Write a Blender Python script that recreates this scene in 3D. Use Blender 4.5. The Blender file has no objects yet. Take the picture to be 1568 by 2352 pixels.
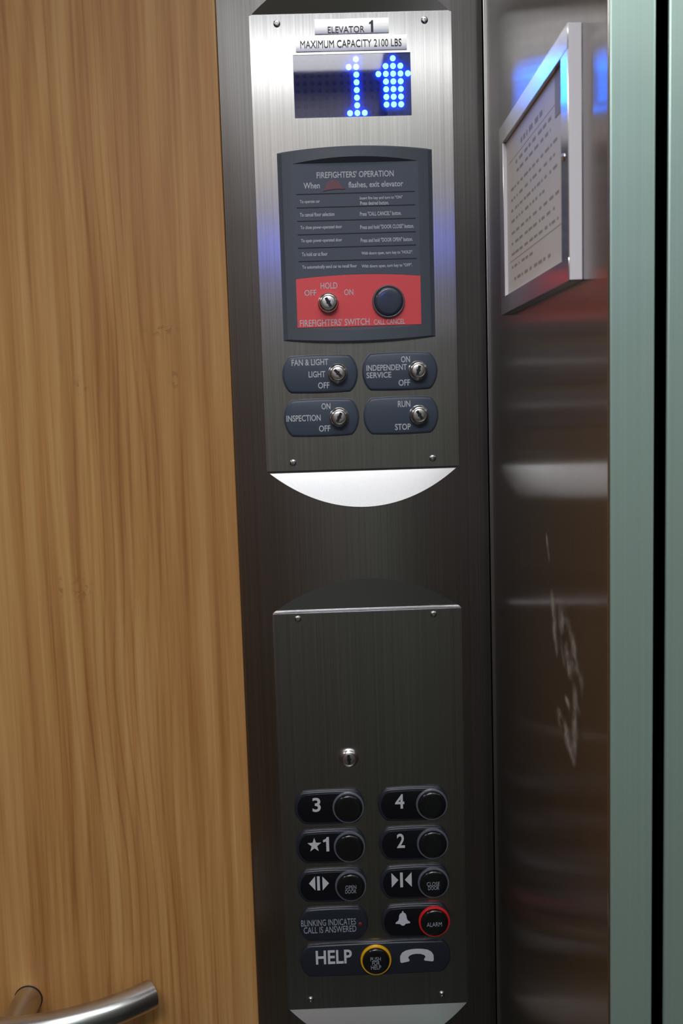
import bpy, bmesh, math
from mathutils import Vector, Matrix
PI = math.pi
sc = bpy.context.scene
COL = sc.collection

# ------------------------------------------------------------------ materials
def new_mat(name):
    m = bpy.data.materials.new(name); m.use_nodes = True
    nt = m.node_tree
    return m, nt, nt.nodes['Principled BSDF']

def lin(r, g, b):
    f = lambda c: c/12.92 if c <= .04045 else ((c+.055)/1.055)**2.4
    return (f(r/255), f(g/255), f(b/255), 1)

def plain(name, col, rough=.5, metal=0, coat=0, spec=.5, emit=None, strength=0, noise=0):
    m, nt, p = new_mat(name)
    p.inputs['Base Color'].default_value = col
    p.inputs['Roughness'].default_value = rough
    p.inputs['Metallic'].default_value = metal
    p.inputs['Specular IOR Level'].default_value = spec
    p.inputs['Coat Weight'].default_value = coat
    p.inputs['Coat Roughness'].default_value = .08
    if emit:
        p.inputs['Emission Color'].default_value = emit
        p.inputs['Emission Strength'].default_value = strength
    if noise:
        tc = nt.nodes.new('ShaderNodeTexCoord'); n = nt.nodes.new('ShaderNodeTexNoise')
        n.inputs['Scale'].default_value = 900; n.inputs['Detail'].default_value = 2
        nt.links.new(tc.outputs['Object'], n.inputs['Vector'])
        b = nt.nodes.new('ShaderNodeBump'); b.inputs['Strength'].default_value = noise
        b.inputs['Distance'].default_value = .0003
        nt.links.new(n.outputs['Fac'], b.inputs['Height']); nt.links.new(b.outputs['Normal'], p.inputs['Normal'])
    return m

def brushed(name, col, rough, aniso, tangent, grain='Z', streak=.18, metal=1.0, spread=None):
    """brushed metal: reflections smear along `tangent`, streaks run along `grain`"""
    m, nt, p = new_mat(name)
    L = nt.links
    p.inputs['Metallic'].default_value = metal
    p.inputs['Roughness'].default_value = rough
    p.inputs['Anisotropic'].default_value = aniso
    cx = nt.nodes.new('ShaderNodeCombineXYZ')
    for i in range(3): cx.inputs[i].default_value = tangent[i]
    L.new(cx.outputs[0], p.inputs['Tangent'])
    tc = nt.nodes.new('ShaderNodeTexCoord'); mp = nt.nodes.new('ShaderNodeMapping')
    s = {'X': (2, 700, 700), 'Y': (700, 2, 700), 'Z': (700, 700, 2)}[grain]
    mp.inputs['Scale'].default_value = s
    L.new(tc.outputs['Object'], mp.inputs['Vector'])
    n = nt.nodes.new('ShaderNodeTexNoise'); n.inputs['Scale'].default_value = 1; n.inputs['Detail'].default_value = 3
    L.new(mp.outputs[0], n.inputs['Vector'])
    mr = nt.nodes.new('ShaderNodeMapRange')
    mr.inputs['From Min'].default_value = .3; mr.inputs['From Max'].default_value = .7
    mr.inputs['To Min'].default_value = 1-streak; mr.inputs['To Max'].default_value = 1+streak*.3
    L.new(n.outputs['Fac'], mr.inputs['Value'])
    mx = nt.nodes.new('ShaderNodeVectorMath'); mx.operation = 'SCALE'
    mx.inputs[0].default_value = col[:3]
    L.new(mr.outputs[0], mx.inputs['Scale']); L.new(mx.outputs[0], p.inputs['Base Color'])
    # broad, faint smears of handling
    n2 = nt.nodes.new('ShaderNodeTexNoise'); n2.inputs['Scale'].default_value = 9; n2.inputs['Detail'].default_value = 4
    L.new(tc.outputs['Object'], n2.inputs['Vector'])
    r2 = nt.nodes.new('ShaderNodeMapRange'); r2.inputs['To Min'].default_value = rough*.86; r2.inputs['To Max'].default_value = rough*1.14
    L.new(n2.outputs['Fac'], r2.inputs['Value']); L.new(r2.outputs[0], p.inputs['Roughness'])
    return m

def wood_mat():
    m, nt, p = new_mat('cherry_laminate'); L = nt.links; N = nt.nodes.new
    tc = N('ShaderNodeTexCoord')
    def mapped(scale, loc=(0, 0, 0)):
        q = N('ShaderNodeMapping'); q.inputs['Scale'].default_value = scale; q.inputs['Location'].default_value = loc
        L.new(tc.outputs['Object'], q.inputs['Vector']); return q.outputs[0]
    def noise(vec, scale=1, detail=3, rough=.5, dist=0):
        n = N('ShaderNodeTexNoise'); n.inputs['Scale'].default_value = scale; n.inputs['Detail'].default_value = detail
        n.inputs['Roughness'].default_value = rough; n.inputs['Distortion'].default_value = dist
        L.new(vec, n.inputs['Vector']); return n.outputs['Fac']
    def math_(op, a, b):
        q = N('ShaderNodeMath'); q.operation = op
        for i, v in enumerate((a, b)):
            if isinstance(v, (int, float)): q.inputs[i].default_value = v
            else: L.new(v, q.inputs[i])
        return q.outputs[0]
    fine = noise(mapped((260, 260, 5)), 1, 4, .6)
    mid = noise(mapped((55, 55, 1.6), (3, 1, 2)), 1, 3, .55, .3)
    broad = noise(mapped((9, 9, .9), (7, 2, 5)), 1, 2, .5)
    w = N('ShaderNodeTexWave'); w.wave_type = 'BANDS'; w.bands_direction = 'X'
    w.inputs['Scale'].default_value = 9; w.inputs['Distortion'].default_value = 11
    w.inputs['Detail'].default_value = 2; w.inputs['Detail Scale'].default_value = .9
    L.new(mapped((1, 1, .13), (.4, 0, .3)), w.inputs['Vector'])
    s = math_('MULTIPLY', fine, .36)
    s = math_('ADD', s, math_('MULTIPLY', mid, .26))
    s = math_('ADD', s, math_('MULTIPLY', broad, .27))
    s = math_('ADD', s, math_('MULTIPLY', w.outputs['Fac'], .09))
    w2 = N('ShaderNodeTexWave'); w2.wave_type = 'BANDS'; w2.bands_direction = 'X'
    w2.inputs['Scale'].default_value = 26; w2.inputs['Distortion'].default_value = 16
    w2.inputs['Detail'].default_value = 1; w2.inputs['Detail Scale'].default_value = .5
    L.new(mapped((1, 1, .16), (.1, 0, .7)), w2.inputs['Vector'])
    ln_ = math_('POWER', w2.outputs['Fac'], 7)
    patch = noise(mapped((7, 7, 1.1), (11, 4, 2)), 1, 1)
    pm = N('ShaderNodeMapRange'); pm.inputs['From Min'].default_value = .38; pm.inputs['From Max'].default_value = .62
    pm.inputs['To Max'].default_value = .085
    L.new(patch, pm.inputs['Value'])
    s = math_('SUBTRACT', s, math_('MULTIPLY', ln_, pm.outputs[0]))
    cr = N('ShaderNodeValToRGB'); e = cr.color_ramp.elements
    e[0].position = .31; e[0].color = WOOD[0]
    e[1].position = .68; e[1].color = WOOD[2]
    k = e.new(.5); k.color = WOOD[1]
    L.new(s, cr.inputs['Fac'])
    out = cr.outputs['Color']
    # small grey rub marks with a shape of their own
    for (x, z, rx, rz) in ((-.163, 1.585, .020, .006), (-.152, 1.535, .004, .014), (-.262, 1.316, .012, .016), (-.284, 1.318, .003, .014), (-.25, 1.53, .009, .010)):
        mp = N('ShaderNodeMapping'); mp.vector_type = 'TEXTURE'
        mp.inputs['Location'].default_value = (x, 0, z); mp.inputs['Scale'].default_value = (rx, 10, rz)
        L.new(tc.outputs['Object'], mp.inputs['Vector'])
        ln = N('ShaderNodeVectorMath'); ln.operation = 'LENGTH'; L.new(mp.outputs[0], ln.inputs[0])
        mr = N('ShaderNodeMapRange'); mr.inputs['From Min'].default_value = 1.1; mr.inputs['From Max'].default_value = .3
        mr.inputs['To Max'].default_value = 1
        L.new(ln.outputs['Value'], mr.inputs['Value'])
        msk = math_('MULTIPLY', mr.outputs[0], math_('GREATER_THAN', noise(mapped((150, 150, 150), (x, 0, z))), .53))
        mix = N('ShaderNodeMix'); mix.data_type = 'RGBA'
        L.new(math_('MULTIPLY', msk, .32), mix.inputs['Factor']); L.new(out, mix.inputs[6])
        mix.inputs[7].default_value = lin(70, 62, 42)
        out = mix.outputs[2]
    L.new(out, p.inputs['Base Color'])
    p.inputs['Roughness'].default_value = .42
    p.inputs['Specular IOR Level'].default_value = .35
    return m

WOOD = (lin(160, 106, 58), lin(194, 144, 88), lin(214, 172, 114))
M = {}
M['steel'] = brushed('brushed_steel', (.56, .55, .54), .34, .75, (1, 0, 0))
M['plate'] = brushed('brushed_faceplate_steel', (.61, .605, .61), .26, .9, (1, 0, 0))
M['steel_side'] = brushed('brushed_return_steel', (.47, .455, .45), .23, 1, (0, 1, 0))
M['jamb'] = brushed('green_grey_jamb_metal', (.43, .56, .51), .42, .4, (1, 0, 0), metal=.7, streak=.05)
M['cut'] = brushed('end_cut_steel', (.68, .68, .69), .22, .6, (1, 0, 0), streak=.04)
M['tag'] = brushed('silver_nameplate', (.86, .86, .86), .36, .3, (1, 0, 0), grain='X', streak=.05)
M['frame'] = brushed('certificate_frame_metal', (.62, .62, .63), .2, .3, (0, 1, 0), streak=.05)
M['frame_edge'] = plain('frame_edge_white', (.78, .76, .80, 1), .45)
M['rail'] = brushed('satin_rail_steel', (.60, .60, .60), .26, .3, (0, 0, 1), grain='X', streak=.06)
M['chrome'] = plain('chrome', (.74, .72, .70, 1), .2, 1)
M['satin'] = plain('satin_nickel', (.62, .60, .57, 1), .34, 1)
M['screw'] = plain('screw_steel', (.62, .62, .62, 1), .2, 1)
M['wood'] = wood_mat()
M['brown'] = plain('dark_brown_panel', lin(64, 48, 37), .5)
M['taupe'] = plain('taupe_wall_panel', (.17, .150, .140, 1), .5)
M['housing'] = plain('blue_grey_plastic', lin(84, 91, 102), .42, noise=.15)
M['sheet'] = plain('slate_sheet', lin(76, 86, 103), .5)
M['pill'] = plain('slate_pill_plastic', lin(70, 80, 96), .38, noise=.1)
M['pill_shaded'] = plain('shaded_slate_bezel', lin(36, 41, 52), .35, noise=.1)  # slate darkened to stand for the weaker light on the lower plates
M['black'] = plain('black_gloss_inlay', lin(17, 18, 24), .25)
M['dark'] = plain('flat_black', (.006, .006, .007, 1), .6)
M['red'] = plain('red_sheet', lin(245, 84, 90), .45)
M['red_ring'] = plain('red_ring_plastic', lin(214, 40, 44), .3)
M['yellow_ring'] = plain('yellow_ring_plastic', lin(236, 178, 26), .3)
M['grey_ring'] = plain('smoky_ring_plastic', lin(92, 97, 108), .25, coat=.4)
M['cap'] = plain('black_button_cap', lin(20, 21, 24), .18, coat=.5)
M['cap_blue'] = plain('smoky_blue_lens', lin(58, 64, 82), .2, coat=.5)
M['ink'] = plain('white_ink', lin(204, 208, 216), .5)
M['ink_dim'] = plain('grey_ink', lin(158, 164, 176), .5)
M['ink_dark'] = plain('dark_ink', lin(70, 70, 74), .5)
M['lamp'] = plain('unlit_red_lamp', lin(112, 44, 56), .3, coat=.4)
M['paper'] = plain('certificate_paper', lin(242, 241, 240), .55)
M['print'] = plain('certificate_print', lin(176, 174, 170), .6)
M['board'] = plain('display_board', (.003, .008, .17, 1), .5)
M['led_off'] = plain('unlit_led', (.004, .012, .15, 1), .6)
M['led'] = plain('lit_blue_led', (.02, .1, .4, 1), .3, emit=(.015, .2, 1, 1), strength=42)
M['led_glow'] = plain('rear_blue_display', (.01, .02, .1, 1), .3, emit=(.05, .12, 1, 1), strength=12)
M['floor'] = plain('dark_floor', lin(34, 34, 30), .6)
M['ceiling'] = plain('grey_ceiling', lin(84, 83, 81), .6)
M['frieze_left'] = plain('bright_left_frieze', lin(196, 196, 200), .5)
M['hall'] = plain('pale_green_hall_wall', lin(176, 190, 178), .7)
g, nt, p = new_mat('clear_pane'); M['glass'] = g
nt.nodes.remove(p)
tr = nt.nodes.new('ShaderNodeBsdfTransparent'); tr.inputs['Color'].default_value = (.93, .95, 1, 1)
gl = nt.nodes.new('ShaderNodeBsdfGlossy'); gl.inputs['Roughness'].default_value = .03
fr = nt.nodes.new('ShaderNodeFresnel'); fr.inputs['IOR'].default_value = 1.5
mx = nt.nodes.new('ShaderNodeMixShader')
nt.links.new(fr.outputs[0], mx.inputs[0]); nt.links.new(tr.outputs[0], mx.inputs[1]); nt.links.new(gl.outputs[0], mx.inputs[2])
nt.links.new(mx.outputs[0], nt.nodes['Material Output'].inputs['Surface'])
# scuffs: pale, scattered rubbing, partly see-through
m, nt, p = new_mat('pale_scuff'); M['scuff'] = m
p.inputs['Base Color'].default_value = (.55, .5, .47, 1); p.inputs['Roughness'].default_value = .7
tc = nt.nodes.new('ShaderNodeTexCoord'); n = nt.nodes.new('ShaderNodeTexNoise'); n.inputs['Scale'].default_value = 60; n.inputs['Detail'].default_value = 5
nt.links.new(tc.outputs['Object'], n.inputs['Vector'])
mr = nt.nodes.new('ShaderNodeMapRange'); mr.inputs['From Min'].default_value = .38; mr.inputs['From Max'].default_value = .68; mr.inputs['To Max'].default_value = 1.0
nt.links.new(n.outputs['Fac'], mr.inputs['Value'])
def mth(op, a, b):
    q = nt.nodes.new('ShaderNodeMath'); q.operation = op; q.use_clamp = True
    for i, v in enumerate((a, b)):
        if isinstance(v, float): q.inputs[i].default_value = v
        else: nt.links.new(v, q.inputs[i])
    return q.outputs[0]
sx = nt.nodes.new('ShaderNodeSeparateXYZ'); nt.links.new(tc.outputs['UV'], sx.inputs[0])
fade = mth('MULTIPLY', mth('PINGPONG', sx.outputs[0], .5), 2.)
fade2 = mth('MULTIPLY', mth('PINGPONG', sx.outputs[1], .5), 5.)
nt.links.new(mth('MULTIPLY', mth('MULTIPLY', mr.outputs[0], fade), fade2), p.inputs['Alpha'])

# ------------------------------------------------------------------ object helpers
def finish(name, bm, mat, parent=None, ang=20, loc=None):
    bmesh.ops.remove_doubles(bm, verts=bm.verts, dist=1e-6)
    bmesh.ops.dissolve_degenerate(bm, edges=bm.edges, dist=1e-7)
    bmesh.ops.recalc_face_normals(bm, faces=bm.faces)
    for f in bm.faces: f.smooth = True
    for e in bm.edges:
        e.smooth = len(e.link_faces) == 2 and e.calc_face_angle(0) < math.radians(ang)
    me = bpy.data.meshes.new(name); bm.to_mesh(me); bm.free()
    me.materials.append(M[mat])
    o = bpy.data.objects.new(name, me); COL.objects.link(o)
    if parent: o.parent = parent
    if loc: o.location = loc
    return o

def thing(name, label, cat, loc, group=None):
    o = bpy.data.objects.new(name, None); COL.objects.link(o)
    o.empty_display_size = .02; o.location = loc
    o['label'] = label; o['category'] = cat
    if group: o['group'] = group
    return o

def dup(root, loc, label, group=None):
    r = root.copy(); COL.objects.link(r); r.location = loc; r['label'] = label
    if group: r['group'] = group
    for ch in list(root.children):
        c = ch.copy(); COL.objects.link(c); c.parent = r
        for g2 in list(ch.children):
            d = g2.copy(); COL.objects.link(d); d.parent = c
    return r

def box(bm, x0, x1, y0, y1, z0, z1):
    v = [bm.verts.new((x, y, z)) for x in (x0, x1) for y in (y0, y1) for z in (z0, z1)]
    for q in ((0, 1, 3, 2), (4, 6, 7, 5), (0, 4, 5, 1), (2, 3, 7, 6), (0, 2, 6, 4), (1, 5, 7, 3)):
        bm.faces.new([v[i] for i in q])
    return v

def bevel_box(x0, x1, y0, y1, z0, z1, r=.0, seg=2):
    bm = bmesh.new(); box(bm, x0, x1, y0, y1, z0, z1)
    if r: bmesh.ops.bevel(bm, geom=list(bm.edges), offset=r, segments=seg, affect='EDGES', profile=.5)
    return bm

def structure(name, bm, mat):
    o = finish(name, bm, mat); o['kind'] = 'structure'; return o

def ring(bm, pts, y):
    return [bm.verts.new((x, y, z)) for x, z in pts]

def bridge(bm, a, b):
    n = len(a)
    for i in range(n):
        bm.faces.new((a[i], a[(i+1) % n], b[(i+1) % n], b[i]))

def inset(pts, d):
    """inward offset of a convex outline"""
    n = len(pts); out = []
    ar = sum(pts[i][0]*pts[(i+1) % n][1]-pts[(i+1) % n][0]*pts[i][1] for i in range(n))
    sg = 1 if ar > 0 else -1
    for i in range(n):
        p0, p1, p2 = (Vector(pts[j % n]) for j in (i-1, i, i+1))
        e1 = (p1-p0).normalized(); e2 = (p2-p1).normalized()
        n1 = Vector((-e1.y, e1.x))*sg; n2 = Vector((-e2.y, e2.x))*sg
        b = (n1+n2); b /= max(b.dot(n1), .3)
        out.append(tuple(p1+b*d))
    return out

def slab(bm, pts, yb, yf, ch=0.0, steps=3):
    """extrude an (x,z) outline from yb to yf (yf nearer the viewer) with a rounded chamfer at the front"""
    rings = [ring(bm, pts, yb)]
    if ch:
        for k in range(steps+1):
            a = PI/2*k/steps
            rings.append(ring(bm, inset(pts, ch*(1-math.cos(a))) if k else pts, yf+ch*(1-math.sin(a))))
    else:
        rings.append(ring(bm, pts, yf))
    for a, b in zip(rings, rings[1:]): bridge(bm, a, b)
    bm.faces.new(rings[-1]); bm.faces.new(rings[0])

def lathe(bm, prof, seg=40, cx=0, cz=0):
    """revolve [(r, y)] about the viewing-wards axis through (cx, cz)"""
    prev = None
    for r, y in prof:
        if r < 1e-7: cur = [bm.verts.new((cx, y, cz))]
        else: cur = [bm.verts.new((cx+r*math.cos(2*PI*i/seg), y, cz+r*math.sin(2*PI*i/seg))) for i in range(seg)]
        if prev:
            if len(cur) == 1:
                for i in range(seg): bm.faces.new((prev[i], prev[(i+1) % seg], cur[0]))
            elif len(prev) == 1:
                for i in range(seg): bm.faces.new((prev[0], cur[(i+1) % seg], cur[i]))
            else: bridge(bm, prev, cur)
        prev = cur

def add_text(bm, s, x0, x1, z0, z1, y, h=.00025, bold=0.0):
    """lettering fitted to the box x0..x1, z0..z1, standing proud of plane y by h"""
    cu = bpy.data.curves.new('lettering', 'FONT'); cu.body = s; cu.size = 1; cu.resolution_u = 3
    cu.offset = bold; cu.extrude = .5; cu.fill_mode = 'BOTH'
    o = bpy.data.objects.new('lettering', cu); COL.objects.link(o)
    dg = bpy.context.evaluated_depsgraph_get()
    me = bpy.data.meshes.new_from_object(o.evaluated_get(dg))
    bpy.data.objects.remove(o); bpy.data.curves.remove(cu)
    if not me.vertices: return
    xs = [v.co.x for v in me.vertices]; ys = [v.co.y for v in me.vertices]
    ax, bx, az, bz = min(xs), max(xs), min(ys), max(ys)
    tmp = bmesh.new(); tmp.from_mesh(me); bpy.data.meshes.remove(me)
    for v in tmp.verts:
        X = x0+(v.co.x-ax)/(bx-ax)*(x1-x0); Z = z0+(v.co.y-az)/(bz-az)*(z1-z0)
        v.co = (X, y-(v.co.z+.5)*h, Z)
    m2 = bpy.data.meshes.new('t'); tmp.to_mesh(m2); tmp.free(); bm.from_mesh(m2); bpy.data.meshes.remove(m2)

def lettering(parent, items, y, off=(0, 0), mat='ink', name='lettering', bold=.012, h=.00025):
    """items: (text, x0, x1, z0, z1) in panel millimetres; off: the parent's own (x, z) in metres"""
    bm = bmesh.new()
    for s, a, b, c, d in items:
        add_text(bm, s, a/1000-off[0], b/1000-off[0], c/1000-off[1], d/1000-off[1], y, h, bold)
    return finish(name, bm, mat, parent)

def poly(parent, shapes, off, y, name='symbol', mat='ink', h=.0003):
    bm = bmesh.new()
    for s in shapes:
        slab(bm, [(x/1000-off[0], z/1000-off[1]) for x, z in s], y+.0001, y-h)
    return finish(name, bm, mat, parent)

def tube(bm, path, r, seg=28, cap=.0):
    prev = None; n = len(path)
    for i, q in enumerate(path):
        t = (Vector(path[min(i+1, n-1)])-Vector(path[max(i-1, 0)])).normalized()
        u = t.cross(Vector((0, 0, 1))).normalized() if abs(t.z) < .9 else Vector((1, 0, 0))
        w = u.cross(t)
        rr = r[i] if isinstance(r, (list, tuple)) else r
        cur = [bm.verts.new(Vector(q)+(u*math.cos(2*PI*k/seg)+w*math.sin(2*PI*k/seg))*rr) for k in range(seg)]
        if prev: bridge(bm, prev, cur)
        else: bm.faces.new(cur)
        prev = cur
    bm.faces.new(prev)

def grid(bm, cols):
    for a, b in zip(cols, cols[1:]):
        for i in range(len(a)-1):
            q = [a[i], b[i], b[i+1], a[i+1]]; vs = []
            for c in q:
                if not any((Vector(c)-Vector(d)).length < 1e-7 for d in vs): vs.append(c)
            if len(vs) >= 3: bm.faces.new([bm.verts.new(c) for c in vs])

# ------------------------------------------------------------------ the room
ZT = 2.36                                    # ceiling height
XL, YF, XR = -1.25, -1.62, .1785             # left wall, wall behind the viewer, front return
YW = .0135                                   # face of the wood wall
YJ = -.403                                   # near edge of the front return
structure('floor', bevel_box(XL-.05, 1.5, YF-.05, .12, -.05, 0), 'floor')
structure('ceiling', bevel_box(XL-.05, 1.5, YF-.05, .12, ZT, ZT+.05), 'ceiling')
structure('wall_back', bevel_box(XL, -.0932, YW, .10, 0, ZT, .0025), 'wood')
wl = structure('wall_left', bevel_box(XL-.05, XL, YF, .12, 0, ZT), 'brown')
finish('frieze', bevel_box(XL, XL+.012, YF+.013, .012, 2.17, 2.335), 'frieze_left', wl)
wf = structure('wall_front', bevel_box(XL-.05, 1.5, YF-.05, YF, 0, ZT), 'taupe')
rd = finish('rear_display', bevel_box(.0, .13, YF, YF+.006, 1.895, 1.960), 'led_glow', wf)
wr = structure('wall_right', bevel_box(XR, XR+.027, YJ, .12, 0, ZT, .0012), 'steel_side')
# the return's end face, the running clearance and the door's edge
structure('trim_1', bevel_box(XR+.0006, XR+.0281, YJ-.0022, YJ+.004, 0, ZT, .0008), 'jamb')
structure('trim_2', bevel_box(XR-.0032, XR+.0004, .0075, .06, 0, ZT, .0006), 'steel')
structure('gap_shade', bevel_box(XR+.0272, XR+.075, -.30, -.28, 0, ZT), 'dark')  # flat black slab standing in for the shade deep in the clearance
structure('door_1', bevel_box(XR+.0354, XR+.078, YJ-.004, .10, 0, ZT, .0012), 'jamb')
structure('wall_right_far', bevel_box(XR, XR+.20, YF, -1.36, 0, ZT, .0012), 'jamb')
structure('wall_hall', bevel_box(1.45, 1.5, YF, .12, 0, ZT), 'hall')
structure('wall_hall_end', bevel_box(XR+.078, 1.5, .02, .12, 0, ZT), 'hall')

# scuffs rubbed into the front return (thin smears standing on its face)
def smear(name, pts):
    bm = bmesh.new(); uv = bm.loops.layers.uv.new('UVMap'); n = len(pts); rows = []
    for i, (y, z, w) in enumerate(pts):
        rows.append([(bm.verts.new((XR-.0002-.0001*(j == 1), y+w*2.3*(j-1), z)), j/2, i/(n-1)) for j in range(3)])
    for r0, r1 in zip(rows, rows[1:]):
        for j in (0, 1):
            q = (r0[j], r0[j+1], r1[j+1], r1[j]); f = bm.faces.new([v[0] for v in q])
            for lp, v in zip(f.loops, q): lp[uv].uv = v[1:]
    finish(name, bm, 'scuff', wr)
smear('scuff_mark', [(-.236, 1.395, .001), (-.241, 1.382, .003), (-.246, 1.366, .001)])
smear('scuff_mark', [(-.252, 1.352, .003), (-.256, 1.338, .005), (-.262, 1.318, .005), (-.268, 1.298, .002)])
smear('scuff_mark', [(-.286, 1.352, .004), (-.291, 1.335, .009), (-.296, 1.318, .011), (-.302, 1.300, .008), (-.306, 1.292, .003)])
smear('scuff_mark', [(-.308, 1.343, .003), (-.318, 1.326, .006), (-.327, 1.309, .008), (-.331, 1.298, .007), (-.326, 1.282, .006), (-.320, 1.262, .005), (-.318, 1.242, .004), (-.317, 1.228, .001)])
smear('scuff_mark', [(-.276, 1.262, .004), (-.287, 1.253, .011), (-.298, 1.246, .013), (-.308, 1.238, .009), (-.315, 1.228, .003)])
smear('scuff_mark', [(-.296, 1.278, .003), (-.304, 1.272, .006), (-.312, 1.266, .003)])

# ------------------------------------------------------------------ bowed steel column with two flat facets
CX = .0412; HW = .1338; HC = .1; SAG = .021; R = (HC*HC+SAG*SAG)/(2*SAG)
FA = .003                                     # the facets stand this far forward of y = 0
V = .038                                      # height of each sloping end cut
UP = (1.4358, 1.8863); LO = (.8395, 1.2853)
def ycyl(dx): return -FA-SAG+R-math.sqrt(R*R-dx*dx)
dxs = sorted(set([-HW+2*HW*i/110 for i in range(111)]+[-HC, HC]))
cols = []
cuts = {k: [] for k in ('lower_a', 'lower_b', 'upper_a', 'upper_b')}
for dx in dxs:
    y = ycyl(dx); k = max(0, -(y+FA)/SAG); yf = max(y, -FA)
    x = CX+dx
    zs = [0, LO[0]-V*k, LO[0], LO[1], LO[1]+V*k, UP[0]-V*k, UP[0], UP[1], UP[1]+V*k, ZT]
    cols.append([(x, (yf if i in (2, 3, 6, 7) else y), z) for i, z in enumerate(zs)])
bm = bmesh.new()
skip = (1, 3, 5, 7)
for a, b in zip(cols, cols[1:]):
    inside = abs((a[0][0]+b[0][0])/2-CX) < HC
    for i in range(9):
        if i in skip: continue
        bm.faces.new([bm.verts.new(c) for c in (a[i], b[i], b[i+1], a[i+1])])
column = thing('control_column', 'tall bowed brushed steel column between the wood wall and the steel front return', 'column', (CX, .02, 0))
def local(bm, o): bmesh.ops.translate(bm, verts=bm.verts, vec=-o.location)
local(bm, column); finish('shell', bm, 'steel', column, 12)
for i, lab in ((1, None), (3, 'dark curved end cut above the lower faceplate'), (5, 'bright white curved end cut under the upper faceplate'), (7, None)):
    bm = bmesh.new()
    for a, b in zip(cols, cols[1:]):
        if abs((a[0][0]+b[0][0])/2-CX) > HC: continue
        vs = []
        for c in (a[i], b[i], b[i+1], a[i+1]):
            if not any((Vector(c)-Vector(d)).length < 1e-6 for d in vs): vs.append(c)
        if len(vs) > 2: bm.faces.new([bm.verts.new(c) for c in vs])
    local(bm, column); o = finish('end_cut', bm, 'cut', column, 12)
    if lab: o['label'] = lab

# ------------------------------------------------------------------ faceplates with their screws
T = .006                                      # plate thickness: faces stand at y = -T
def make_screw():
    bm = bmesh.new()
    lathe(bm, [(.0035, .0005), (.0035, -.0005), (.0032, -.0012), (.0022, -.0019), (.0009, -.0021), (.0009, -.0012), (0, -.0012)], 24)
    return bm
def faceplate(label, z0, z1, screws, hole=None):
    t = thing('faceplate', label, 'panel', (CX, 0, (z0+z1)/2))
    bm = bmesh.new(); cz = (z0+z1)/2
    if not hole:
        box(bm, -HC, HC, -T, -FA-.0001, z0-cz, z1-cz)
        bmesh.ops.bevel(bm, geom=list(bm.edges), offset=.0006, segments=2, affect='EDGES', profile=.5)
    else:
        hx0, hx1, hz0, hz1 = hole
        xs = [-HC, hx0-CX, hx1-CX, HC]; zs = [z0-cz, hz0-cz, hz1-cz, z1-cz]
        F = lambda x, y, z: bm.verts.new((x, y, z))
        for y in (-T, -FA-.0001):
            for i in range(3):
                for j in range(3):
                    if i == 1 and j == 1: continue
                    bm.faces.new([F(xs[i], y, zs[j]), F(xs[i+1], y, zs[j]), F(xs[i+1], y, zs[j+1]), F(xs[i], y, zs[j+1])])
        def rim(pts):
            for p0, p1 in zip(pts, pts[1:]+pts[:1]):
                bm.faces.new([F(p0[0], -T, p0[1]), F(p1[0], -T, p1[1]), F(p1[0], -FA-.0001, p1[1]), F(p0[0], -FA-.0001, p0[1])])
        for lo, hi in ((0, 3), (1, 2)):
            if lo == 0:
                q = [(x, zs[0]) for x in xs]+[(xs[3], z) for z in zs[1:]]+[(x, zs[3]) for x in xs[2::-1]]+[(xs[0], z) for z in zs[2:0:-1]]
            else: q = [(xs[1], zs[1]), (xs[2], zs[1]), (xs[2], zs[2]), (xs[1], zs[2])]
            rim(q)
    finish('plate', bm, 'plate', t)
    for x, z in screws:
        finish('screw', make_screw(), 'screw', t, loc=(x/1000-CX, -T, z/1000-cz))
    return t
HOLE = (-.0169, .0999, 1.7879, 1.8484)
faceplate('upper brushed steel faceplate holding the blue display, firefighters panel and four key switches', UP[0], UP[1],
          [(-31.5, 1878.4), (114.6, 1878.4), (-31.3, 1444.2), (113.8, 1444.2)], HOLE)
faceplate('lower dark steel faceplate holding the floor buttons and the HELP strip', LO[0], LO[1],
          [(-32.2, 1279.2), (111.4, 1279.3), (-33.4, 850.6), (111.6, 850.8)])

# ------------------------------------------------------------------ stuck-on nameplates
def nameplate(label, x0, x1, z0, z1, texts, numeral=None):
    cx, cz = (x0+x1)/2000, (z0+z1)/2000
    t = thing('nameplate', label, 'sign', (cx, -T, cz))
    hw, hh = (x1-x0)/2000, (z1-z0)/2000
    bm = bmesh.new(); cols = []
    for i in range(25):                       # thin metal strip, slightly buckled
        u = -1+2*i/24
        y = -.0008-.0003*math.sin(u*2.3+.6)**2
        cols.append([(u*hw, -.0001, -hh), (u*hw, y+.0002, -hh), (u*hw, y, -hh*.9), (u*hw, y-.00005, 0), (u*hw, y, hh*.9), (u*hw, y+.0002, hh), (u*hw, -.0001, hh)])
    grid(bm, cols)
    finish('strip', bm, 'tag', t, 35)
    lettering(t, texts, -.00118, (cx, cz), 'ink_dark', bold=.0, h=.0004)
    if numeral: poly(t, [numeral], (cx, cz), -.0012, 'numeral', 'ink_dark')
nameplate('small silver nameplate reading ELEVATOR 1 at the top of the column', 5.8, 79, 1867, 1881.2, [('ELEVATOR', 18.6, 54.8, 1867.8, 1873.9)], [(61.3, 1867.8), (63.6, 1867.8), (63.6, 1879.1), (62, 1879.1), (61.2, 1877.8), (59.6, 1877), (59.6, 1875.4), (61.3, 1876)])
nameplate('wider silver nameplate reading MAXIMUM CAPACITY 2100 LBS just above the blue display', -13.5, 96.5, 1850.7, 1865, [('MAXIMUM CAPACITY 2100 LBS', -9, 91.2, 1853.9, 1861.1)])

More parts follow.
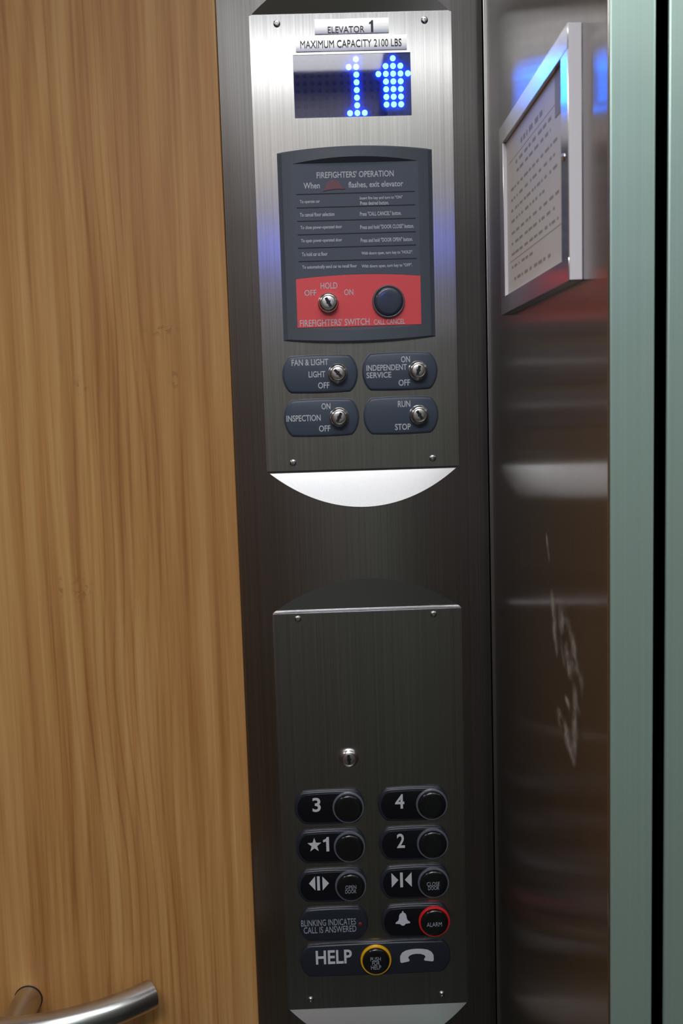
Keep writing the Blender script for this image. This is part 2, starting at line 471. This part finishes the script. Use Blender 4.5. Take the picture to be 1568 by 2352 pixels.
# ------------------------------------------------------------------ floor display
DX, DZ = (HOLE[0]+HOLE[1])/2, (HOLE[2]+HOLE[3])/2
disp = thing('floor_display', 'blue LED display showing 1 and an up arrow', 'display', (DX, 0, DZ))
hw, hh = (HOLE[1]-HOLE[0])/2, (HOLE[3]-HOLE[2])/2
finish('circuit_board', bevel_box(-hw+.0001, hw-.0001, -.0034, -.0031, -hh+.0001, hh-.0001), 'board', disp)
PX, PZ = .00735, .00737
dot = lambda c, r: (.0384+c*PX-DX, 1.8438-r*PZ-DZ)
lit = [(1, r) for r in range(8)]+[(0, 1), (0, 7), (2, 7)]
lit += [(6, r) for r in range(7)]+[(5, r) for r in range(1, 7)]+[(7, r) for r in range(1, 7)]+[(4, 2), (8, 2)]
def led_bm(r):
    b = bmesh.new(); lathe(b, [(r, 0), (r, -.0005), (r*.92, -.0008), (r*.7, -.0012), (r*.4, -.0014), (0, -.0015)], 20); return b
first = None
for c, r in lit:
    x, z = dot(c, r)
    if first is None: first = finish('lit_led', led_bm(.0027), 'led', disp); o = first
    else: o = first.copy(); COL.objects.link(o); o.parent = disp
    o.location = (x, -.0034, z)
bm = bmesh.new()
for c in range(-7, 9):
    for r in range(8):
        x, z = dot(c, r)
        if (c, r) in lit or abs(x) > hw-.003: continue
        lathe(bm, [(.0020, -.0034), (.0020, -.0036), (.0011, -.0038), (0, -.0038)], 12, x, z)
o = finish('unlit_led_field', bm, 'led_off', disp); o['kind'] = 'stuff'
finish('cover_pane', bevel_box(-hw+.0001, hw-.0001, -.0058, -.0052, -hh+.0001, hh-.0001), 'glass', disp)

# ------------------------------------------------------------------ key switches and buttons
def key_bms(r=.0097, d=.011, turn=0.6):
    b = bmesh.new()
    lathe(b, [(r*1.06, 0), (r*1.06, -.0012), (r, -.0016), (r, -d+.0035), (r*.97, -d+.0018), (r*.86, -d+.0005), (r*.74, -d), (r*.72, -d+.0003), (r*.70, -d+.0012)], 48)
    pl = bmesh.new(); lathe(pl, [(r*.70, -d+.0014), (r*.68, -d+.0007), (r*.62, -d+.0004), (r*.3, -d+.0003), (0, -d+.0003)], 40)
    kw = bmesh.new(); L, W = r*.52, r*.15
    pts = [(-W, -L), (W, -L), (W, -L*.2), (W*1.9, 0), (W, L*.25), (W, L), (-W, L), (-W, L*.2), (-W*1.6, 0), (-W, -L*.3)]
    pts = [(x*math.cos(turn)-z*math.sin(turn), x*math.sin(turn)+z*math.cos(turn)) for x, z in pts]
    slab(kw, pts, -d+.001, -d)
    return b, pl, kw
def add_key(parent, x, y, z, r=.0097, d=.011, turn=.6):
    b, pl, kw = key_bms(r, d, turn)
    c = finish('key_cylinder', b, 'chrome', parent, 40, (x, y, z)); c['label'] = 'chrome key cylinder'
    finish('plug', pl, 'satin', c, 40); finish('keyway', kw, 'dark', c)
    return c
def add_button(parent, x, y, z, r=.0172, ring_mat='grey_ring', cap='cap', d=.0062, texts=None, off=None, ring_label=None):
    b = bmesh.new()
    g = d*.62
    lathe(b, [(r, 0), (r, -g*.55), (r*.985, -g*.8), (r*.955, -g*.97), (r*.915, -g), (r*.885, -g*.93), (r*.872, -g*.5), (r*.872, 0)], 56)
    o = finish('button_ring', b, ring_mat, parent, 40, (x, y, z))
    if ring_label: o['label'] = ring_label
    c = bmesh.new()
    k = r*.862
    lathe(c, [(k, 0), (k, -d*.62), (k*.97, -d*.82), (k*.89, -d*.95), (k*.8, -d*.985), (k*.55, -d*1.0), (0, -d*1.01)], 56)
    cap_o = finish('button_cap', c, cap, parent, 40, (x, y, z))
    if texts:
        px, pz = parent.location.x+x, parent.location.z+z
        l = lettering(cap_o, texts, -d*1.0, (px, pz), 'ink_dim', bold=-.004, h=.0003)
    return cap_o

# ------------------------------------------------------------------ firefighters panel
FX, FZ = .0415, 1.6617
fire = thing('firefighter_panel', 'large slate firefighters operation panel with a red lower section', 'panel', (FX, -T, FZ))
fw, fh, iw, ih = .0777, .0927, .0631, .0806
Rb = (iw*iw+.006**2)/.012
yo = lambda x: -.012+Rb-math.sqrt(Rb*Rb-x*x)       # local: plate face is y = 0
yi = -.006
fx = sorted(set([-fw+2*fw*i/72 for i in range(73)]+[-iw, iw, -.0732, .0732]))
cols = []
for x in fx:
    e = 1-(x/fw)**2
    zb, zt = -fh-.004*e, fh+.003*e
    y = yo(x); edge = (abs(x)-.0732)/(fw-.0732) if abs(x) > .0732 else 0
    y = y*(1-edge)+(-.0006)*edge
    k = max(0, (yi-y)/.006) if abs(x) <= iw+1e-9 else 0
    inn = yi if abs(x) <= iw+1e-9 else y
    ch = min(.0016, -y*.5)
    cols.append([(x, 0, zb), (x, y+ch, zb), (x, y, zb+ch), (x, y, -ih-.0038*k), (x, inn, -ih), (x, inn, ih), (x, y, ih+.0046*k), (x, y, zt-ch), (x, y+ch, zt), (x, 0, zt)])
bm = bmesh.new(); grid(bm, cols)
finish('housing', bm, 'housing', fire, 14)
# slate instruction sheet and red sheet lie in the opening; their seam is a shallow arc
seam = lambda x: 1.6297-FZ+.0031*(1-(x/iw)**2)
xs = [-iw+.0002+2*(iw-.0002)*i/30 for i in range(31)]
bm = bmesh.new()
slab(bm, [(xs[0], ih-.0002)]+[(x, seam(x)+.0002) for x in xs]+[(xs[-1], ih-.0002)], yi+.0003, yi-.0003)
sheet = finish('instruction_sheet', bm, 'sheet', fire)
bm = bmesh.new()
slab(bm, [(xs[0], -ih+.0002)]+[(x, seam(x)) for x in xs]+[(xs[-1], -ih+.0002)], yi+.0003, yi-.0005)
reds = finish('red_sheet', bm, 'red', fire); reds['label'] = 'red sheet with the firefighters switch'
off = (FX, FZ)
lettering(sheet, [("FIREFIGHTERS' OPERATION", 2.9, 79.9, 1727.8, 1734), ('When', -10.5, 5.7, 1718, 1723.9), ('flashes, exit elevator', 34.3, 89.2, 1717.0, 1723.7)], yi-.0002, off, 'ink', 'heading')
lettering(sheet, [('To operate car', -14.8, 5.2, 1703.2, 1707.2), ('To cancel floor selection', -15.2, 19.5, 1690.9, 1694.7),
    ('To close power-operated door', -15, 26.7, 1677.7, 1682), ('To open power-operated door', -14.9, 26.3, 1664.8, 1669.1),
    ('To hold car at floor', -14.5, 11.3, 1652.1, 1655.9), ('To automatically send car to recall floor', -14.6, 40.5, 1638.8, 1643.1),
    ('Insert fire key and turn to "ON"', 45.3, 88.2, 1705.2, 1709.1), ('Press desired button.', 45.6, 74.4, 1700.6, 1704.4),
    ('Press "CALL CANCEL" button.', 45, 86.7, 1690.1, 1694.2), ('Press and hold "DOOR CLOSE" button.', 44.9, 99, 1677.1, 1681.2),
    ('Press and hold "DOOR OPEN" button.', 45, 97.5, 1664.2, 1668.3), ('With doors open, turn key to "HOLD".', 45.4, 97.4, 1651.1, 1655.2),
    ('With doors open, turn key to "OFF".', 45.2, 96.5, 1638.3, 1642.4)], yi-.0002, off, 'ink', 'small_print', bold=.016)
for z in (1712.7, 1699.6, 1686.5, 1673.3, 1660.2, 1647):
    finish('divider_line', bevel_box(-.0181-FX, .1007-FX, yi-.0005, yi-.0002, z/1000-FZ-.00045, z/1000-FZ+.00045), 'dark', sheet)
# unlit red helmet-shaped lamp
bm = bmesh.new()
hat = [(8.2, 1714.6), (11, 1715.6), (14, 1716.2), (19, 1716.8), (24, 1717), (28, 1716.6), (31.4, 1716.9), (27.8, 1718.6), (26.6, 1720.6), (25, 1723.6), (22.6, 1725.4), (19.6, 1726), (16, 1725.3), (13.4, 1723.4), (11.8, 1720.5), (11.2, 1717.8)]
slab(bm, [(x/1000-FX, z/1000-FZ) for x, z in hat], yi-.0002, yi-.0009)
finish('helmet_lamp', bm, 'lamp', fire)['label'] = 'dull red helmet-shaped lamp'
for t_ in (('HOLD', 3.3, 20.2, 1619.3, 1625.6), ('OFF', -13.3, -1.3, 1612.8, 1618.8), ('ON', 26.9, 36.1, 1612.4, 1618.4),
           ("FIREFIGHTERS' SWITCH", -19, 51.7, 1582.3, 1589.2), ('CALL CANCEL', 56.1, 87.8, 1582.2, 1587.4)):
    lettering(reds, [t_], yi-.0004, off, 'ink', bold=.006)
add_key(fire, .0104-FX, yi-.0004, 1.6052-FZ, .0098, .009, .5)
add_button(fire, .0714-FX, yi-.0004, 1.6048-FZ, .0165, 'grey_ring', 'cap_blue')

# ------------------------------------------------------------------ key-switch plates
def pill_pts(w, h, cut, bow=.0008, n=9):
    """plate outline: slightly bowed long sides, arc-shaped short sides"""
    hx, hz = w/2, h/2
    r = (hz*hz+cut*cut)/(2*cut); a0 = math.asin(hz/r)
    out = []
    for i in range(n):                        # bottom, left to right
        u = -1+2*i/(n-1); out.append((u*(hx-cut), -hz-bow*(1-u*u)+bow))
    for i in range(1, n+3):                   # right arc upwards
        a = -a0+2*a0*i/(n+3); out.append((hx-r+r*math.cos(a), r*math.sin(a)))
    for i in range(n):
        u = 1-2*i/(n-1); out.append((u*(hx-cut), hz+bow*(1-u*u)-bow))
    for i in range(1, n+3):
        a = -a0+2*a0*i/(n+3); out.append((-hx+r-r*math.cos(a), -r*math.sin(a)))
    return out
PD = .0045
def key_switch(label, x, z, turn, texts):
    t = thing('key_switch', label, 'key switch', (x, -T, z), 'key switches on the upper faceplate')
    bm = bmesh.new(); slab(bm, pill_pts(.0775, .0392, .0085), -.0001, -PD, .0030)
    finish('bezel', bm, 'pill', t, 50)
    lettering(t, texts, -PD+.0001, (x, z), 'ink', bold=.014)
    add_key(t, .0180, -PD, 0, .0094, .0095, turn)
key_switch('slate key switch plate reading FAN & LIGHT, LIGHT, OFF', -.0002, 1.5344, .75, [('FAN & LIGHT', -28.9, 8.6, 1543.3, 1549.6), ('LIGHT', -12, 5.1, 1531, 1537.3), ('OFF', -2.7, 9, 1519.6, 1525.9)])
key_switch('slate key switch plate reading ON, INDEPENDENT SERVICE, OFF', .0818, 1.5348, -.3, [('ON', 82.9, 92.2, 1543.5, 1549.8), ('INDEPENDENT', 47.4, 88.7, 1535.9, 1541.8), ('SERVICE', 47.2, 72.6, 1528.5, 1534.4), ('OFF', 79.9, 91.7, 1519.8, 1526.2)])
key_switch('slate key switch plate reading ON, INSPECTION, OFF', -.0002, 1.4898, -.45, [('ON', .1, 9.3, 1498.2, 1504.6), ('INSPECTION', -36.2, -1.1, 1486.7, 1493.1), ('OFF', -3.2, 8.5, 1475.5, 1481.9)])
key_switch('slate key switch plate reading RUN and STOP', .0818, 1.4897, .55, [('RUN', 78.6, 91.4, 1498.1, 1504.5), ('STOP', 75.1, 91.3, 1474.7, 1481.1)])

# ------------------------------------------------------------------ lock on the lower faceplate
lk = thing('cabinet_lock', 'small round chrome lock alone on the lower faceplate', 'lock', (.0170, -T, 1.1255))
b, pl, kw = key_bms(.0098, .0058, .1)
c = finish('lock_barrel', b, 'chrome', lk, 40); finish('plug', pl, 'satin', lk, 40); finish('keyway', kw, 'dark', lk)

# ------------------------------------------------------------------ floor and door buttons
ROW = (1.0723, 1.0281, .9838, .9393)
LX, RX = -.0053, .0845
G = 'button plates on the lower faceplate'
def button_plate(label, x, z, texts=None, shapes=None, ring='grey_ring', cap_text=None, ring_label=None):
    t = thing('elevator_button', label, 'button', (x, -T, z), G)
    bm = bmesh.new(); slab(bm, pill_pts(.0755, .0376, .0105), -.0001, -PD, .0022); finish('bezel', bm, 'pill_shaded', t, 50)
    bm = bmesh.new(); slab(bm, pill_pts(.0695, .0318, .0095), -PD+.0004, -PD-.0004, .0003); finish('inlay', bm, 'black', t, 50)
    if texts: lettering(t, texts, -PD-.0003, (x, z), 'ink', bold=.018)
    if shapes: poly(t, shapes, (x, z), -PD-.0004)
    add_button(t, .0200, -PD, .0002, .0172, ring, 'cap', texts=cap_text, ring_label=ring_label)
    return t
button_plate('black button plate marked with the number 3', LX, ROW[0], [('3', -23.8, -14.9, 1068.4, 1084.3)])
button_plate('black button plate marked with the number 4', RX, ROW[0], [('4', 65.1, 75, 1068.6, 1084.7)])
star = []
for i in range(10):
    a = PI/2+i*PI/5; r = 8.3 if i % 2 == 0 else 3.4
    star.append((-23.2+r*.93*math.cos(a), 1031.2+r*math.sin(a)))
one = [(-10.4, 1023.7), (-7.3, 1023.7), (-7.3, 1039.8), (-9.6, 1039.8), (-10.6, 1037.9), (-13.7, 1036.6), (-13.7, 1034.2), (-10.4, 1034.9)]
button_plate('black button plate marked with a star and the number 1', LX, ROW[1], None, [star, one])
button_plate('black button plate marked with the number 2', RX, ROW[1], [('2', 66, 74.5, 1024.3, 1040.4)])
button_plate('black button plate with outward arrows and an OPEN DOOR cap', LX, ROW[2], None,
    [[(-30.5, 988), (-23.7, 980), (-23.7, 996)], [(-21.7, 979.9), (-18.7, 979.9), (-18.7, 995.7), (-21.7, 995.7)], [(-15.9, 979.7), (-8.8, 987.6), (-15.9, 995.5)]],
    cap_text=[('OPEN', 8.8, 20.5, 982.8, 987), ('DOOR', 8.6, 20.3, 978, 982.2)])
button_plate('black button plate with inward arrows and a CLOSE DOOR cap', RX, ROW[2], None,
    [[(59.1, 979.8), (66.4, 988), (59.1, 996.3)], [(68.4, 979.7), (71.4, 979.7), (71.4, 996.3), (68.4, 996.3)], [(73.6, 988), (81, 979.7), (81, 996.4)]],
    cap_text=[('CLOSE', 96.7, 110.6, 982.8, 987), ('DOOR', 98.1, 110.1, 978.2, 982.4)])
bell = [(62.3, 939.2), (62.5, 938), (67.2, 937.6), (68.6, 936), (70.4, 935.5), (72, 936), (73.2, 937.6), (78, 938.2), (78.2, 939.4), (75.4, 941.6), (74.6, 944), (74.3, 947), (73.2, 949.4), (71.4, 950.4), (71, 952.2), (69.8, 952.2), (69.4, 950.4), (67.4, 949.2), (66.3, 947), (66, 944), (65.2, 941.4)]
button_plate('black button plate with a bell and a red-ringed ALARM cap', RX, ROW[3], None, [bell], 'red_ring',
    [('ALARM', 95.7, 112, 936.3, 941.1)], 'bright red ring around the alarm cap')
bl = thing('call_indicator', 'buttonless slate plate reading BLINKING INDICATES CALL IS ANSWERED', 'sign', (LX, -T, ROW[3]))
bm = bmesh.new(); slab(bm, pill_pts(.0755, .0376, .0105), -.0001, -PD, .0022); finish('bezel', bm, 'pill_shaded', bl, 50)
lettering(bl, [('BLINKING INDICATES', -40.6, 19, 938.8, 946), ('CALL IS ANSWERED', -38.1, 19.2, 930.6, 937.8)], -PD+.0001, (LX, ROW[3]), 'ink_dim', bold=.0)
bm = bmesh.new(); lathe(bm, [(.0022, 0), (.0022, -.0006), (.0012, -.0012), (0, -.0013)], 16)
finish('indicator_lamp', bm, 'lamp', bl, 40, (.0237-LX, -PD, .9392-ROW[3]))['label'] = 'tiny unlit red lamp'
HXc, HZc = .0393, .8976
hp = thing('help_button', 'long slate strip reading HELP with a yellow-ringed push button and telephone handset symbol', 'button', (HXc, -T, HZc))
bm = bmesh.new(); slab(bm, pill_pts(.1648, .0378, .0105), -.0001, -PD, .0022); finish('bezel', bm, 'pill_shaded', hp, 50)
lettering(hp, [('HELP', -26, 13.5, 894.3, 910.2)], -PD+.0001, (HXc, HZc), 'ink', bold=.02)
# handset: two earpieces joined by an arched grip
up = [(66.2+36.9*u, 900.5+7.4*math.sin(PI*u)**.55) for u in [i/16 for i in range(17)]]
hs = [(66.2, 896), (66.5, 893), (67.8, 892.3), (76, 893.8), (76.6, 895), (75, 898.2)]
hs += [(76.5, 900.2), (80, 901.8), (84.6, 902.3), (89.2, 901.8), (92.8, 900.4)]
hs += [(94.2, 898.4), (92.4, 895.2), (93, 894), (101.4, 892.6), (102.8, 893.2), (103.1, 896)]
hs += [(102.9, 900.2), (100.6, 904), (96.4, 906.4), (90, 907.6), (84.6, 907.9), (79, 907.6), (72.8, 906.4), (68.6, 904), (66.4, 900.2)]
poly(hp, [hs], (HXc, HZc), -PD, 'handset_symbol')
add_button(hp, .0397-HXc, -PD, .0002, .0170, 'yellow_ring', 'cap', texts=[('PUSH', 33.5, 44.8, 899.3, 903.8), ('FOR', 35.3, 43.5, 894.7, 899.2), ('HELP', 33.9, 44.9, 889.7, 894.2)], ring_label='yellow ring around the push button')

# ------------------------------------------------------------------ certificate frame on the front return
ca = thing('certificate_frame', 'framed paper certificate in a metal frame on the steel front return', 'picture frame', (XR, -.224, 1.6626))
# frame spans y -.345..-.1028, z 1.5797..1.7455, face at x = XR-.0095
fy0, fy1, fz0, fz1 = -.3455+.224, -.1028+.224, 1.5797-1.6626, 1.7455-1.6626
py0, py1, pz0, pz1 = fy0+.0185, fy1-.0160, fz0+.0155, fz1-.0160
fd = -.0095
def bar(y0, y1, z0, z1):
    bm = bmesh.new(); box(bm, fd, -.0002, y0, y1, z0, z1)
    bmesh.ops.bevel(bm, geom=list(bm.edges), offset=.0004, segments=2, affect='EDGES', profile=.5); return bm
for b in ((fy0, fy1, pz1, fz1), (fy0, fy1, fz0, pz0), (py1, fy1, pz0, pz1), (fy0, py0, pz0, pz1)):
    finish('frame_bar', bar(*b), 'frame', ca)
finish('edge_strip', bevel_box(fd+.0004, -.0004, fy0-.0012, fy0-.0001, fz0+.0006, fz1-.0006, .0003), 'frame_edge', ca)['label'] = 'pale near edge of the frame'
finish('edge_strip', bevel_box(fd+.0004, fd+.0034, py1-.0012, py1-.0001, pz0+.0004, pz1-.0004, .0003), 'frame_edge', ca)
pp = finish('certificate', bevel_box(fd+.0032, fd+.0040, py0+.0003, py1-.0003, pz0+.0003, pz1-.0003), 'paper', ca)
import random
random.seed(4)
bm = bmesh.new()
fx_ = fd+.0031
def dash(y0, y1, z, h): box(bm, fx_, fx_+.00012, y0, y1, z-h/2, z+h/2)
W = py1-py0
for i, (z, a, b, h) in enumerate(((.052, .30, .70, .004), (.040, .2, .82, .0025), (.032, .22, .8, .0022), (.021, .1, .9, .002), (.012, .1, .86, .002), (.003, .1, .9, .002), (-.006, .1, .7, .002), (-.016, .1, .92, .002), (-.025, .1, .85, .002), (-.034, .1, .9, .002), (-.045, .1, .5, .002), (-.056, .15, .8, .0025))):
    y = py1-W*a
    while y > py1-W*b:
        l = random.uniform(.004, .014)
        dash(max(y-l, py1-W*b), y, z, h); y -= l+random.uniform(.003, .009)
dash(py0+.012, py1-.012, .0455, .0004); dash(py0+.012, py1-.012, -.0395, .0005)
finish('print', bm, 'print', pp)
bm = bmesh.new(); box(bm, fx_-.0002, fx_+.0001, py0+.004, py0+.028, pz1-.031, pz1-.001)
finish('seal_tab', bm, 'print', pp)['label'] = 'small grey tab in the top corner'
bm = bmesh.new(); lathe(bm, [(.0028, .0003), (.0028, -.0004), (.002, -.001), (0, -.0013)], 20)
bmesh.ops.rotate(bm, verts=bm.verts, cent=(0, 0, 0), matrix=Matrix.Rotation(-PI/2, 3, 'Z'))
finish('frame_screw', bm, 'screw', ca, 40, (fd, fy0+.0115, .0005))

# ------------------------------------------------------------------ handrail
hr = thing('handrail', 'satin steel tubular handrail curving back to the wood wall', 'handrail', (-.349, YW, .8650))
rr = .0155; RA = .222
path = [(XL+.02+.349+.06*i, -.0770, .0003) for i in range(14)]
x0 = -.008
path = [q for q in path if q[0] < x0-.02]+[(x0+RA*math.sin(a), -.0770+RA-RA*math.cos(a), .0003) for a in [math.radians(42)*i/22 for i in range(23)]]
tl = Vector(path[-1]); dr = (tl-Vector(path[-2])).normalized()
rad = [rr]*len(path)+[rr*.95, rr*.86]
path = path+[tuple(tl+dr*.0008), tuple(tl+dr*.0012)]
bm = bmesh.new(); tube(bm, path, rad, 36); finish('rail', bm, 'rail', hr, 30)
bm = bmesh.new()
lathe(bm, [(.0150, -.0003), (.0150, -.0720)], 36)
finish('post', bm, 'rail', hr, 30, (0, 0, -.0115))
bm = bmesh.new(); lathe(bm, [(.0155, -.0001), (.0158, -.0008), (.0155, -.0016), (.0148, -.0018)], 36)
finish('mounting_collar', bm, 'dark', hr, 30, (0, 0, -.0115))

# ------------------------------------------------------------------ light
def area(name, loc, sx, sy, power, col=(1, 1, 1), rot=(0, 0, 0), spread=180):
    l = bpy.data.lights.new(name, 'AREA'); l.shape = 'RECTANGLE'; l.size = sx; l.size_y = sy; l.energy = power; l.color = col; l.spread = math.radians(spread)
    o = bpy.data.objects.new(name, l); COL.objects.link(o); o.location = loc; o.rotation_euler = rot
    return o
area('ceiling_lamp', (.02, -.48, ZT-.01), .6, .24, 2.0, (1, .99, .98))
area('ceiling_lamp_rear', (-.05, -1.45, ZT-.01), .9, .2, 16, (1, .99, .98), spread=148)
area('added_wash_left', (-1.1, -.8, ZT-.01), .16, 1.0, 2.6, (1, .99, .98), spread=146)  # unseen wash light, added to brighten the left wall mirrored in the column
area('ceiling_panel', (-.1, -.95, ZT-.004), 1.3, .72, 2.8, (.97, .98, 1))
area('hall_lamp', (.75, -.85, ZT-.01), .5, .5, 8, (.92, 1, .96))
w = bpy.data.worlds.new('world'); sc.world = w; w.use_nodes = True
w.node_tree.nodes['Background'].inputs['Color'].default_value = (.02, .02, .02, 1)

# ------------------------------------------------------------------ camera
cam = bpy.data.cameras.new('camera'); co = bpy.data.objects.new('camera', cam); COL.objects.link(co)
cam.sensor_fit = 'VERTICAL'; cam.sensor_height = 36; cam.sensor_width = 24
cam.lens = 2200/2352*36; cam.clip_start = .01
pt, yw, rl = math.radians(6.245), math.radians(1.0), math.radians(1.785)
fwd = Vector((math.sin(yw)*math.cos(pt), math.cos(yw)*math.cos(pt), -math.sin(pt)))
R0 = Vector((math.cos(yw), -math.sin(yw), 0)); D0 = fwd.cross(R0)
if D0.z > 0: D0 = -D0
rt = R0*math.cos(rl)+D0*math.sin(rl); dn = -R0*math.sin(rl)+D0*math.cos(rl)
mw = Matrix((rt, -dn, -fwd)).transposed().to_4x4(); mw.translation = Vector((0, -1, 1.5))
co.matrix_world = mw
cam.dof.use_dof = True; cam.dof.focus_distance = 1.02; cam.dof.aperture_fstop = 11
sc.camera = co
sc.view_settings.view_transform = 'Standard'; sc.view_settings.look = 'None'
sc.view_settings.gamma = 1; sc.view_settings.use_curve_mapping = False
sc.view_settings.exposure = .16
sc.cycles.use_denoising = True
